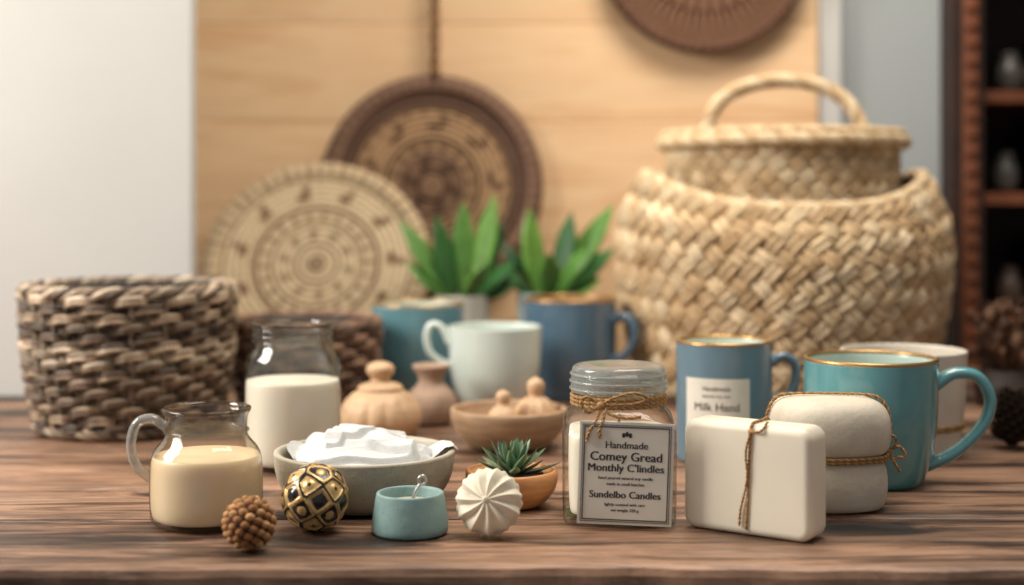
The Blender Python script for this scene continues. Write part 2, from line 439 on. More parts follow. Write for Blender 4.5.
for i,(x,y,z,r,c) in enumerate(((.625,1.80,.959,.016,'#4d4a46'),(.668,1.79,.959,.014,'#6b5c4e'),(.63,1.80,1.084,.018,'#45403c'),(.665,1.80,1.084,.014,'#5c5048'),(.63,1.80,.814,.016,'#4d3d34'))):
    b=B(); mm=mat('jar_c%d'%i,hx(c),.4)
    b.lathe(chaikin([(0,0),(r*.7,0),(r,.015),(r,.03),(r*.6,.043),(r*.65,.052),(r*.5,.052),(r*.5,.04),(0,.035)]),mm,32)
    b.make('ceramic_vase_%d'%(i+1),(x-.90,y-1.88,z),parent=bs)

# ---------------------------------------------------------------- wicker baskets
def wicker(name,loc,rb,rt,h,stakes,rows,sr,cols,blocker_col,bulge=0.0,rim=.006):
    """stake-and-strand: bundles of 2 round rods, over 2 / under 1, phase shifted every row"""
    b=B()
    R=lambda t: rb+(rt-rb)*t+bulge*math.sin(pi*t)
    b.lathe([(0,.003),(rb-.004,.003)]+[(R(t)-.006,.003+t*(h-.003)) for t in [i/10 for i in range(11)]]+[(R(1)-.008,h)]+[(R(t)-.009,t*h+.003) for t in [1-i/10 for i in range(10)]]+[(0,.006)],M_wick,64,col=blocker_col)  # dark inner shell, added to keep light from leaking through the weave
    for k in range(stakes):
        a=2*pi*k/stakes
        b.tube([(R(t)*math.cos(a),R(t)*math.sin(a),.004+t*(h-.003)) for t in [i/8 for i in range(9)]],.0026,M_wick,6,col=mul(random.choice(cols),.7))
    n=stakes*9
    for j in range(rows):
        rc=random.uniform(.8,1.2)
        for s_ in range(2):
            t=(j+.27+.46*s_)/rows; o=random.uniform(0,90)
            c=random.choice(cols); c=mul(c,random.uniform(.85,1.15)*rc)
            pts=[]; cl=[]
            for i in range(n):
                a=2*pi*i/n; u=a*stakes/(2*pi)+j
                w=math.cos(2*pi*u/3)
                rr=R(t)+.0016+.0046*max(-1,min(1,w*1.5+.25))
                zz=.005+t*(h-.006)+.0016*math.sin(2*pi*u/3+1.2)+.0010*noise.noise(Vector((math.cos(a)*4,math.sin(a)*4,o)))
                pts.append(Vector((rr*math.cos(a),rr*math.sin(a),zz)))
                f=1+.9*noise.noise(Vector((math.cos(a)*3,math.sin(a)*3,o)))
                cl.extend([mul(c,max(.4,f))]*7)
            b.tube(pts,sr*random.uniform(.86,1.08),M_wick,7,True,col=cl)
    b.rope(circ(rt+.0015,h+rim*.3,320),rim,M_wick,4,.045,sr=rim*.5,closed=True,cols=cols,vary=.3,sgn=-1)
    b.rope(circ(rb+.003,.0062,220),.0050,M_wick,3,.035,closed=True,cols=cols,vary=.3)
    return b.make(name,loc)
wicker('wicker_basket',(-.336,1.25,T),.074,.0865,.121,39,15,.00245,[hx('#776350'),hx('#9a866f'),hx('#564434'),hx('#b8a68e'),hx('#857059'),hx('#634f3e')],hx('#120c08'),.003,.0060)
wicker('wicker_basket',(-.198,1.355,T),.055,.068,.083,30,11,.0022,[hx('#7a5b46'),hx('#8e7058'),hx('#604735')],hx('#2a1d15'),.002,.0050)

# ---------------------------------------------------------------- big woven basket
b=B(); H=.186
cf=[hx('#d6bd97'),hx('#cbaf89'),hx('#bfa17a'),hx('#ddc7a4')]
dk=mul(hx('#8a6c4a'),.5)
def bigR(t):
    base=.136+.028*math.sin(min(1,t*1.3+.05)*pi*.5)
    return base-.022*max(0,(t-.70)/.30)**2
def lift(a): return 1+.19*(abs(math.cos(a))**3)
def bz(t,a): return .006+t*(H-.006)*(1+(lift(a)-1)*t)
rows=14; seg=48
vs=[]; fs=[]
for j in range(25):
    t=j/24
    for i in range(96):
        a=2*pi*i/96; r=bigR(t)-.004; vs.append((r*math.cos(a),r*math.sin(a),bz(t,a)+.001))
for j in range(25):
    t=1-j/24
    for i in range(96):
        a=2*pi*i/96; r=bigR(t)-.010; vs.append((r*math.cos(a),r*math.sin(a),bz(t,a)+.002))
for j in range(49):
    for i in range(96):
        k=(i+1)%96; fs.append((j*96+i,j*96+k,(j+1)*96+k,(j+1)*96+i))
fs.append(tuple(range(95,-1,-1)))
b.add(vs,fs,M_fib,dk)
for j in range(rows):
    t=(j+.5)/rows; sgn=1 if j%2 else -1
    for i in range(seg):
        a=2*pi*(i+.25*sgn)/seg+random.uniform(-.012,.012)
        r=bigR(t); c=Vector((r*math.cos(a),r*math.sin(a),bz(t,a)))
        rad=Vector((math.cos(a),math.sin(a),0)); tan=Vector((-math.sin(a),math.cos(a),0))
        t2=min(1,t+.03); t1=t-.03
        up=(Vector((bigR(t2)*math.cos(a),bigR(t2)*math.sin(a),bz(t2,a)))-Vector((bigR(t1)*math.cos(a),bigR(t1)*math.sin(a),bz(t1,a)))).normalized()
        nr_=tan.cross(up).normalized()
        al=math.radians(40)*sgn+random.uniform(-.15,.15)
        ax=tan*math.cos(al)+up*math.sin(al); ay=up*math.cos(al)-tan*math.sin(al)
        k=random.uniform(.93,1.1); col=mul(random.choice(cf),random.uniform(.84,1.06))
        for o_ in (-.0034,.0034):
            b.lump(c+nr_*random.uniform(0,.0015)+ay*o_,(ax*.0148+nr_*.002)*k,ay*.0044*k,nr_*.0092,M_fib,mul(col,random.uniform(.94,1.06)),8,6)
rimp=[]
for i in range(240):
    a=2*pi*i/240; r=bigR(1); rimp.append(Vector((r*math.cos(a),r*math.sin(a),bz(1,a)+.003)))
b.rope(rimp,.0074,M_fib,4,.034,sr=.0040,closed=True,cols=cf)
def inR(t): return .126-.012*min(1,t*1.3)
b.lathe([(0,.08)]+[(inR(t)-.003,.08+t*.172) for t in [i/10 for i in range(11)]]+[(.116,.256),(.09,.262),(0,.264)],M_fib,80,col=dk)
for j in range(11):
    z=.118+j*.0128; sgn=1 if j%2 else -1; t=(z-.08)/.172
    for i in range(38):
        a=2*pi*(i+.25*sgn)/38
        r=inR(t); rad=Vector((math.cos(a),math.sin(a),0)); tan=Vector((-math.sin(a),math.cos(a),0)); up=Vector((0,0,1))
        al=math.radians(38)*sgn; ax=tan*math.cos(al)+up*math.sin(al); ay=up*math.cos(al)-tan*math.sin(al)
        col=mul(random.choice(cf),random.uniform(.78,1.0))
        for o_ in (-.003,.003):
            b.lump(Vector((r*rad.x,r*rad.y,z))+ay*o_,ax*.0135,ay*.0042,rad*.0068,M_fib,mul(col,random.uniform(.92,1.08)),8,5)
b.rope(circ(.124,.257,200),.0070,M_fib,4,.030,sr=.0037,closed=True,cols=cf)
b.rope(circ(.121,.264,200),.0058,M_fib,3,.026,closed=True,cols=cf)
hp=catmull([(-.084,-.02,.250),(-.081,-.02,.272),(-.066,-.015,.300),(-.038,-.01,.316),(0,-.01,.322),(.038,-.01,.316),(.064,-.015,.300),(.079,-.02,.274),(.084,-.02,.250)],14)
b.rope(hp,.0074,M_fib,4,.036,sr=.0039,cols=cf,sides=8)
b.make('lidded_woven_basket',(.281,1.483,T+.002))

# ---------------------------------------------------------------- woven plaques
def plaque(colf,hf,R,tilt,thick=.012,nr=120,na=480):
    b=B(); vs=[];cs=[];fs=[]
    for j in range(nr+1):
        q=j/nr
        for i in range(na):
            a=2*pi*i/na; r=R*max(q,.004)
            vs.append(Vector((r*math.cos(a),-thick*.5-hf(q,a),r*math.sin(a)))); cs.append(colf(q,a))
    for j in range(nr):
        for i in range(na):
            k=(i+1)%na; fs.append((j*na+i,j*na+k,(j+1)*na+k,(j+1)*na+i))
    e=len(vs)
    for i in range(na):
        a=2*pi*i/na; vs.append(Vector((R*math.cos(a),thick*.5,R*math.sin(a)))); cs.append(cs[nr*na+i])
    for i in range(na):
        k=(i+1)%na; fs.append((nr*na+i,nr*na+k,e+k,e+i))
    vs.append(Vector((0,thick*.5,0))); cs.append(cs[0])
    for i in range(na): fs.append((e+i,e+(i+1)%na,len(vs)-1))
    Mx=Matrix.Rotation(-tilt,4,'X')
    b.add([Mx@v for v in vs],fs,M_fib,cs)
    return b
def stitch(q,a,rings,dens):
    k=int(q*rings); n=max(6,int(dens*(k+.5)/rings)); 
    return abs(math.sin(pi*q*rings)), abs(math.sin(a*n*.5+(k%2)*pi*.5))
def blk(q,a,q0,q1,n,duty,off=0,skew=0):
    return q0<q<q1 and ((a*n/(2*pi)+off+skew*q)%1)<duty
lc=hx('#e0cba8'); ld=hx('#76533a'); lb=hx('#c6a980')
def c_light(q,a):
    e,s=stitch(q,a,17,150)
    c=mixc(lb,lc,.4+.6*s)
    if q>.83:
        c=mixc(lc,lb,.4)
        if ((a*56/(2*pi))%1)<.30: c=mixc(c,ld,.8)
    elif q>.80: c=mixc(c,ld,.6)
    if blk(q,a,.62,.70,11,.30) or blk(q,a,.70,.77,11,.15,.0) : c=mixc(c,ld,.9)
    if .515<q<.56: c=mixc(c,ld,.75)
    if blk(q,a,.42,.50,22,.35): c=mixc(c,ld,.7)
    if .38<q<.41: c=mixc(c,ld,.6)
    if blk(q,a,.24,.34,10,.3,0,1.5): c=mixc(c,ld,.7)
    if q<.09 or .16<q<.20: c=mixc(c,ld,.6)
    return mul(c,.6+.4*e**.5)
def h_light(q,a):
    e,s=stitch(q,a,17,150)
    if q>.83: return .0045*math.sin(pi*min(1,(q-.83)/.17))+.0014*abs(math.sin(a*56))
    return .0022*e+.0008*s
b=plaque(c_light,h_light,.1325,math.radians(26))
b.make('woven_wall_plate',(-.2265,1.652,T+.1225))
dc=hx('#9b7a60'); dd=hx('#402b20'); dg=hx('#c8a278'); dr=hx('#846654')
def c_dark(q,a):
    e,s=stitch(q,a,19,170)
    if q>.82:
        c=mixc(mul(dr,1.35),dd,.8*(1-abs(math.sin(a*30)))**1.0)
        if q>.955: c=mixc(c,dd,.4)
    elif q>.775: c=dd
    elif q>.74: c=dr
    elif q>.70: c=dd
    elif q>.44:
        c=mixc(dc,dg,.3+.5*s)
        if blk(q,a,.50,.56,9,.35) or blk(q,a,.56,.64,9,.16,.1): c=mixc(c,dd,.8)
        if blk(q,a,.64,.68,27,.4): c=mixc(c,dd,.5)
    elif q>.40: c=dd
    elif q>.30:
        c=mixc(dc,dg,.5); 
        if blk(q,a,.32,.38,16,.45): c=mixc(c,dd,.7)
    elif q>.27: c=dr
    elif q>.14: c=mixc(dc,dd,.25+.5*(((a*6/(2*pi))+q*2)%1<.4))
    elif q>.11: c=dd
    else: c=dc
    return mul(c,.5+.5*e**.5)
def h_dark(q,a):
    e,s=stitch(q,a,19,170)
    if q>.82: return .006*math.sin(pi*min(1,(q-.82)/.18))+.0016*abs(math.sin(a*30))
    return .0022*e+.0008*s
b=plaque(c_dark,h_dark,.134,0.02)
b.rope([Vector((.004,-.008,.128+i*.01)) for i in range(48)],.0060,M_fib,2,.03,cols=[hx('#8f6844'),hx('#6d4a30')])
b.tube([(.004,.012,.60),(.004,-.014,.60)],.003,M_metal,8)
b.make('hanging_woven_wall_plate',(-.0965,1.722,T+.217))
def c_rad(q,a):
    if q>.95 or .60<q<.63 or .34<q<.37: return hx('#4a2f22')
    return mixc(hx('#2c1a12'),hx('#86614a'),(abs(math.sin(a*(30 if q>.615 else 15))))**.9)
def h_rad(q,a):
    if q>.95: return .006
    if .60<q<.63 or .34<q<.37: return .004
    return .0045*abs(math.sin(a*(30 if q>.615 else 15)))
b=plaque(c_rad,h_rad,.1265,0.0)
b.make('rattan_wall_plate',(.232,1.724,T+.505))

# ---------------------------------------------------------------- mugs
def mug(name,loc,R,h,rb,mo,mi_,rim,hand,phi,prof=None,hw=(.006,.0038),wall=.0028,parent=None,extra=None):
    b=B()
    out=prof or [(0,.0015),(rb*.85,.0015),(rb*.9,0),(rb,0),(rb+.002,.003),(R*.98,h*.33),(R,h*.6),(R,h-.001)]
    o=chaikin(out,2); b.lathe(o,mo,72)
    inn=chaikin([(R,h-.001),(R-.0002,h),(R-wall,h),(R-wall-.0005,h-.003),(R-wall-.001,h*.45),(rb*.9,.008),(rb*.5,.005),(0,.005)],2)
    b.lathe(inn,mi_,72)
    if rim: b.tube(circ(R-wall*.5,h+.0003,96),.0017,rim,8,True)
    if hand:
        d=Vector((math.cos(phi),math.sin(phi),0)); nrm=Vector((-math.sin(phi),math.cos(phi),0))
        pts=catmull([d*r+Vector((0,0,z)) for r,z in hand],8)
        b.tube(pts,lambda t:1+.25*abs(2*t-1)**4,mo,12,normal=nrm,flat=hw)
    if extra: extra(b)
    return b.make(name,loc)
mug('coffee_mug',(.255,1.012,T),.0467,.0868,.033,M_teal,M_tealin,M_gold,
    [(.0445,.069),(.058,.077),(.074,.0755),(.083,.062),(.081,.046),(.070,.031),(.055,.019),(.038,.012)],math.radians(-4),hw=(.0065,.0042),
    prof=[(0,.0015),(.031,.0015),(.032,0),(.035,0),(.0385,.006),(.043,.022),(.0465,.045),(.0467,.086)])
mug('coffee_mug',(-.096,1.45,T),.0472,.094,.036,M_teal2,M_tealin,M_gold,[(.044,.075),(.06,.078),(.068,.062),(.062,.042),(.042,.032)],math.radians(125))
mug('coffee_mug',(-.016,1.34,T),.0443,.0815,.023,M_mint,M_mint,None,[(.0425,.066),(.050,.080),(.060,.083),(.0645,.072),(.061,.057),(.050,.048),(.0385,.045)],math.radians(186),
    prof=[(0,.002),(.021,.002),(.022,0),(.026,0),(.027,.004),(.037,.018),(.043,.042),(.0443,.081)],hw=(.005,.0034))
mug('coffee_mug',(.0585,1.44,T),.0472,.0995,.037,M_blue,M_brownin,M_gold,[(.044,.079),(.058,.084),(.068,.075),(.067,.058),(.057,.044),(.043,.040)],math.radians(-22),hw=(.006,.0045))
def cream_extra(b):
    b.rope(circ(.0455,.023,120),.0014,M_twine,2,.006,closed=True,cols=TW)
    b.rope(circ(.0458,.026,120),.0014,M_twine,2,.006,closed=True,cols=TW)
mug('coffee_mug',(.3095,1.125,T),.0488,.082,.038,M_cream,M_cream,None,[(.046,.062),(.062,.066),(.070,.05),(.062,.034),(.045,.028)],math.radians(80),
    prof=[(0,.0015),(.037,.0015),(.038,0),(.041,0),(.044,.006),(.0448,.022),(.0475,.045),(.0488,.081)],extra=cream_extra)
def tin_extra(b):
    r=.0376
    a0,a1=math.radians(-90-57),math.radians(-90+22); n=24; vs=[];fs=[]
    for i in range(n+1):
        a=a0+(a1-a0)*i/n
        for z in (.018,.066): vs.append((r*math.cos(a),r*math.sin(a),z))
    for i in range(n): fs.append((2*i,2*i+2,2*i+3,2*i+1))
    b.add(vs,fs,M_paper)
    am=(a0+a1)/2
    for s,size,z in (('Handmade',.0050,.0585),('natural soy wax',.0034,.053),('Milk Hand',.0086,.0445),('SOY CANDLE',.004,.034),('natural wax',.004,.028)):
        v,f=text_mesh(s,size)
        b.add([((r+.0003)*math.cos(am+p.x/r),(r+.0003)*math.sin(am+p.x/r),z+p.y) for p in v],f,M_ink,smooth=False)
    b.lathe([(0,.070),(.033,.070)],M_wax,48)
mug('candle_mug',(.164,1.10,T),.0367,.0905,.035,M_tin,M_tealin,M_gold,[(.0345,.073),(.046,.079),(.0555,.073),(.056,.060),(.050,.049),(.035,.045)],math.radians(4),
    prof=[(0,.0015),(.034,.0015),(.035,0),(.0365,.001),(.0369,.004),(.0369,.03),(.0369,.06),(.0367,.09)],hw=(.005,.0036),extra=tin_extra)

# ---------------------------------------------------------------- glass jars
b=B()   # honey milk pitcher
op=chaikin([(0,.001),(.028,.001),(.033,.002),(.0345,.008),(.0345,.036),(.0325,.046),(.0255,.053),(.0245,.058),(.0250,.067),(.0268,.069),(.0268,.0715)],2)
b.lathe(op,M_glass2,72)
b.lathe(chaikin([(.0268,.0715),(.0245,.0718),(.0232,.067),(.0230,.057),(.0300,.048),(.0325,.043)],2),M_glass2,72)
b.lathe(chaikin([(0,.0035),(.029,.0035),(.0336,.006),(.0338,.030),(.0336,.039),(.0322,.0432),(.031,.0422),(.012,.0418),(0,.0418)],2),M_waxh,64)
M_rim=glass_mat('rim_glass',(.75,.68,.58),(.35,.28,.2))
b.tube(circ(.0260,.0708,96),.0014,M_rim,8,True)
b.tube(circ(.0253,.0578,96),.0009,M_glass2,6,True)
M_hand=glass_mat('handle_glass',(.85,.82,.77),(.4,.36,.3),milky=.22)
b.tube(catmull([(-.0245,0,.060),(-.033,0,.0655),(-.042,0,.0625),(-.0455,0,.050),(-.0425,0,.037),(-.0335,0,.0285)],8),1,M_hand,12,normal=(0,1,0),flat=(.0042,.003))
b.make('milk_pitcher',(-.189,.880,T),math.radians(8))
b=B()   # tall milk jar
b.lathe(chaikin([(0,.001),(.030,.001),(.0345,.002),(.0357,.008),(.0357,.072),(.0345,.082),(.0295,.089),(.0280,.093),(.0283,.099),(.0292,.101),(.0292,.108)],2),M_glass,72)
b.lathe(chaikin([(.0292,.108),(.0262,.1082),(.0262,.093),(.032,.082),(.0338,.072),(.0340,.068)],2),M_glass,72)
for z in (.0945,.0990,.1035,.1070): b.tube(circ(.0293,z,96),.0011,M_glass if z<.105 else M_rim,6,True)
b.lathe(chaikin([(0,.0035),(.030,.0035),(.0348,.007),(.0350,.055),(.0348,.0655),(.0335,.0650),(0,.0645)],2),M_wax,64)
b.make('milk_jar',(-.1645,1.067,T))

def sq(a,n): return (abs(math.cos(a))**n+abs(math.sin(a))**n)**(-1/n)
b=B()   # labelled square jar
def msq(a,r,z):
    k=max(0,min(1,(.071-z)/.014)); return 1+(sq(a,6)-1)*k
hb=.0352
b.lathe(chaikin([(0,.001),(.031,.001),(hb-.001,.0015),(hb,.005),(hb,.052),(hb,.061),(.033,.068),(.0285,.0715),(.0282,.078),(.0282,.079)],2),M_glass,96,mod=msq)
b.lathe(chaikin([(hb-.002,.063),(.031,.067),(.026,.0715),(.026,.079)],2),M_glass,96,mod=msq)
def msq2(a,r,z): return sq(a,6)
b.lathe(chaikin([(0,.0065),(.029,.0065),(.0312,.009),(.0314,.052),(.030,.0575),(0,.057)],2),M_wax,96,mod=msq2)
b.tube([(0,0,.0555),(.001,0,.066)],.0008,M_twine,6,col=hx('#8b7a60'))
M_frost=glass_mat('lid_glass',(.88,.9,.88),(.42,.45,.44),.1,.2)
b.lathe(chaikin([(.0285,.0795),(.0300,.0795),(.0300,.083),(.0295,.093),(.0280,.0965),(.020,.0970),(0,.0965)],2),M_frost,72)
b.lathe(chaikin([(.0285,.0795),(.0275,.081),(.0272,.092),(.018,.094),(0,.094)],2),M_glass,72)
for z in (.082,.0865,.091): b.tube(circ(.0301-.0003*(z>.09),z,96),.0009,M_frost,6,True)
for z in (.0728,.0752,.0776): b.rope(circ(.0292,z,140),.0012,M_twine,2,.005,closed=True,cols=TW)
bow=[
 [(-.012,-.0305,.075),(-.004,-.034,.080),(.008,-.035,.083),(.016,-.034,.080),(.010,-.033,.0765),(-.012,-.031,.074)],
 [(-.012,-.0305,.075),(-.020,-.032,.080),(-.024,-.033,.077),(-.020,-.033,.071),(-.012,-.031,.0745)],
 [(-.012,-.0305,.075),(-.014,-.035,.068),(-.019,-.0375,.060),(-.021,-.038,.054)],
 [(-.012,-.0305,.075),(-.006,-.035,.070),(.004,-.0365,.068),(.012,-.037,.069)],
 [(-.012,-.0305,.075),(-.010,-.035,.069),(-.013,-.0375,.061),(-.012,-.038,.056)]]
for p in bow: b.rope(catmull(p,10),.0010,M_twine,2,.005,cols=TW)
b.lump((-.012,-.032,.075),Vector((.003,0,0)),Vector((0,.002,0)),Vector((0,0,.0026)),M_twine,TW[0])
Lf=Matrix.Translation((.003,-hb-.0012,.0345))@Matrix.Rotation(math.radians(2),4,'Y')
b.box((-.0285,-.0004,-.031),(.0285,.0004,.031),M_paper,M=Lf)
def frame(w,h,t):
    for lo,hi in (((-w,-.0007,-h),(w,-.0004,-h+t)),((-w,-.0007,h-t),(w,-.0004,h)),((-w,-.0007,-h),(-w+t,-.0004,h)),((w-t,-.0007,-h),(w,-.0004,h))):
        b.box(lo,hi,M_ink,M=Lf)
frame(.0268,.0293,.0003); frame(.0258,.0283,.0006)
for s,size,z,wd in (('Handmade',.0060,.0170,.00014),('Comey Gread',.0076,.0100,.00022),("Monthly C'lindles",.0066,.0032,.0002),('hand poured natural soy candle',.0026,-.0028,0.0001),('made in small batches',.0026,-.0064,.0001),('Sundelbo Candles',.0060,-.0130,.0002),('lightly scented with care',.0025,-.0188,.0001),('net weight 220 g',.0025,-.0222,.0001)):
    v,f=text_mesh(s,size)
    for dx in (-wd,wd):
        b.add([Lf@Vector((p.x+dx,-.0006-dx*.1,z+p.y)) for p in v],f,M_ink,smooth=False)
for dx in (-.002,0,.002): b.lump(Lf@Vector((dx,-.0005,.0232+.0007*(dx==0))),Vector((.0011,0,0)),Vector((0,.0002,0)),Vector((0,0,.0016)),M_ink)
b.make('labelled_candle_jar',(.0670,.8965,T),math.radians(-2))

# ---------------------------------------------------------------- soaps
b=B()
def rbox(b,w,h,d,r,m,n=8,M=None):
    rr=.005; prof=[]
    for i in range(n+1):
        a=pi/2*i/n; prof.append((-rr+rr*math.sin(a)*1.0, -(d/2-rr)-rr*math.cos(a)))
    prof=[(o,y) for o,y in prof]+[(o,-y) for o,y in reversed(prof)]
    out=[]
    for cx,cz,a0 in ((w/2-r,h/2-r,0),(-w/2+r,h/2-r,pi/2),(-w/2+r,-h/2+r,pi),(w/2-r,-h/2+r,1.5*pi)):
        for i in range(9):
            a=a0+pi/2*i/8; out.append((cx,cz,math.cos(a),math.sin(a)))
    vs=[];fs=[];N=len(out)
    for o,y in prof:
        for cx,cz,ca,sa in out: vs.append(Vector((cx+(r+o)*ca,y,cz+(r+o)*sa)))
    for j in range(len(prof)-1):
        for i in range(N):
            k=(i+1)%N; fs.append((j*N+i,j*N+k,(j+1)*N+k,(j+1)*N+i))
    fs.append(tuple(range(N-1,-1,-1))); fs.append(tuple((len(prof)-1)*N+i for i in range(N)))
    if M: vs=[M@v for v in vs]
    b.add(vs,fs,m)
w,h,d=.083,.0665,.027
rbox(b,w,h,d,.008,M_soap,M=Matrix.Translation((0,0,h/2)))
e=.0007
lp=[(.001,-d/2-e,.004),(.002,-d/2-e,.02),(.003,-d/2-e,.045),(.004,-d/2-e,.060),(.004,-d/2+.002,h+e*.3),(.004,0,h+e),(.004,d/2-.002,h+e*.3),(.003,d/2+e,.058),(.001,d/2+e,.006)]
b.rope(catmull(lp,10),.0009,M_twine,2,.005,cols=TW)
b.rope(catmull([(.004,-d/2-.0012,.0615),(.0015,-d/2-.002,.050),(.002,-d/2-.0015,.034),(-.002,-d/2-.0015,.016),(-.003,-d/2-.0015,.006)],10),.0008,M_twine,2,.005,cols=TW)
b.rope(catmull([(.004,-d/2-.001,.0625),(.011,-d/2-.0015,.0635),(.013,-d/2+.004,h+.002)],10),.0008,M_twine,2,.005,cols=TW)
b.lump((.004,-d/2-.0006,.0625),Vector((.002,0,0)),Vector((0,.0012,0)),Vector((0,0,.0018)),M_twine,TW[0])
th=math.radians(-34)
cx=(.105+.1715)/2+math.sin(-th)*d/2; cy=(.870+.824)/2+math.cos(th)*d/2
b.make('soap_bar',(cx+.0004,cy,T),th)

b=B()
def ms(a,r,z): return 1+(sq(a,4)-1)*.55
b.lathe(chaikin([(0,0),(.030,0),(.034,.003),(.0358,.012),(.0358,.022),(.034,.031),(.028,.034),(0,.034)],2),M_stack,80,mod=ms)
b.lathe(chaikin([(0,.0342),(.030,.0342),(.036,.038),(.0382,.047),(.0375,.060),(.033,.068),(.024,.0712),(0,.072)],2),M_stack,80,mod=ms)
for z,dr in ((.0335,0),(.0355,.0004)): b.rope(circ(.0352+dr,z,160,lambda a:ms(a,0,0)),.0013,M_twine,2,.005,closed=True,cols=TW)
def over(ang):
    d_=Vector((math.cos(ang),math.sin(ang),0)); k=ms(ang,0,0)
    pts=[(-.0365,.035),(-.0395,.047),(-.0385,.060),(-.0335,.0695),(-.024,.0725),(0,.0732),(.024,.0725),(.0335,.0695),(.0385,.060),(.0395,.047),(.0365,.035)]
    return catmull([d_*(r*k)+Vector((0,0,z)) for r,z in pts],10)
b.rope(over(math.radians(-14)),.0012,M_twine,2,.005,cols=TW)
q=Vector((.036,-.014,.036))
for p in ([(0,0,0),(.004,-.003,.008),(-.002,-.005,.012),(-.003,-.003,.003),(0,0,0)],[(0,0,0),(.006,-.002,.004),(.010,-.003,-.002),(.003,-.002,-.003),(0,0,0)],[(0,0,0),(.002,-.004,-.006),(.006,-.004,-.012)],[(0,0,0),(-.004,-.004,-.005),(-.006,-.004,-.010)]):
    b.rope(catmull([q+Vector(v) for v in p],8),.0010,M_twine,2,.005,cols=TW)
b.make('wrapped_soap_stack',(.2075,.934,T),math.radians(8))

# ---------------------------------------------------------------- bowls
b=B()
b.lathe(chaikin([(0,.001),(.038,.001),(.041,0),(.046,.002),(.0555,.012),(.0590,.024),(.0597,.0338)],2),M_stone,96)
b.lathe(chaikin([(.0597,.0338),(.0592,.0352),(.0560,.0352),(.0548,.033),(.053,.022),(.045,.009),(.03,.005),(0,.005)],2),M_stonein,96)
b.make('stoneware_bowl',(-.0975,.941,T))
b=B(); nr,na=120,300; vs=[];fs=[]
def bump1(a,c,w):
    d=abs((a-c+pi)%(2*pi)-pi); return max(0,1-(d/w)**2)**2
random.seed(21)
# napkin: three overlapping folded layers (plateaus with soft edges) plus long low creases
layers=[((-.008,.006),.25,.040,.030,.0062),((.008,.016),-.35,.034,.020,.0056),((-.020,.018),.75,.020,.016,.0050)]
folds=[]
for k in range(12):
    th_=random.uniform(-.55,.45)
    folds.append((random.uniform(-.035,.035),random.uniform(-.04,.035),th_,random.uniform(.022,.044),random.uniform(.0030,.0060),random.uniform(.0018,.0042)))
def sstep(x): x=max(0,min(1,x)); return x*x*(3-2*x)
for j in range(nr+1):
    q=j/nr
    for i in range(na):
        a=2*pi*i/na
        tab_=bump1(a,math.radians(8),.5)+.5*bump1(a,math.radians(165),.45)
        er=.0470+.0035*noise.noise(Vector((math.cos(a)*2.2,math.sin(a)*2.2,5)))+.0015*noise.noise(Vector((math.cos(a)*7,math.sin(a)*7,3)))+.0155*tab_
        x=er*q*math.cos(a); y=er*q*math.sin(a); rr=math.hypot(x,y)
        wx=noise.noise(Vector((x*28,y*28,2.2)))*.007; wy=noise.noise(Vector((x*28+9,y*28,5.2)))*.007
        z=.0270
        for ((lx,ly),lt,lw,lh,lz) in layers:
            dx=x+wx*.6-lx; dy=y+wy*.6-ly
            u=dx*math.cos(lt)+dy*math.sin(lt); v=-dx*math.sin(lt)+dy*math.cos(lt)
            z+=lz*sstep((lw-abs(u))/.004)*sstep((lh-abs(v))/.003)
        for (fx,fy,ft,fl_,fw,fh) in folds:
            dx=x+wx-fx; dy=y+wy-fy
            u=dx*math.cos(ft)+dy*math.sin(ft); v=-dx*math.sin(ft)+dy*math.cos(ft)
            if abs(u)<fl_: z+=fh*(1-(u/fl_)**2)*math.exp(-(v/fw)**2)
        z+=.0030*noise.noise(Vector((x*34,y*34,4)))
        z-=.0050*max(0,q-.8)/.2*(1-min(1,tab_))
        z=min(z,.0470)
        if rr>.046:
            k=min(1,(rr-.046)/.008); z=max(z,.0300+(.0375-.0300)*k)
            z=z*(1-k)+min(z,.0385)*k
        if rr>.0590: z-=(rr-.0590)*1.3
        vs.append((x,y,z))
for j in range(nr):
    for i in range(na):
        k=(i+1)%na; fs.append((j*na+i,j*na+k,(j+1)*na+k,(j+1)*na+i))
b.add(vs,fs,M_cloth)
b.make('cotton_cloth',(-.0975,.941,T))
random.seed(77)

b=B()   # wooden bowl with pegs
b.lathe(chaikin([(0,.001),(.026,.001),(.030,0),(.034,.002),(.044,.014),(.0475,.024),(.0478,.030),(.0465,.0318),(.0440,.0315),(.0425,.026),(.036,.013),(.02,.008),(0,.008)],2),M_woodd,80)
b.make('wooden_bowl',(-.0025,1.155,T))
b=B()
b.lathe(chaikin([(0,0),(.010,.001),(.0135,.006),(.0125,.014),(.006,.020),(.0045,.022),(.0065,.026),(.0055,.031),(0,.033)],2),M_wood,40)
b.make('wooden_peg',(-.007,1.148,T+.014))
b=B()
b.lathe(chaikin([(0,0),(.012,.001),(.0175,.008),(.017,.018),(.010,.026),(.005,.028),(.0075,.033),(.0072,.040),(0,.044)],2),M_wood,80,mod=lambda a,r,z:1+.05*math.cos(10*a)*(1 if z<.027 else 0))
b.make('fluted_wooden_finial',(.0195,1.165,T+.0115))

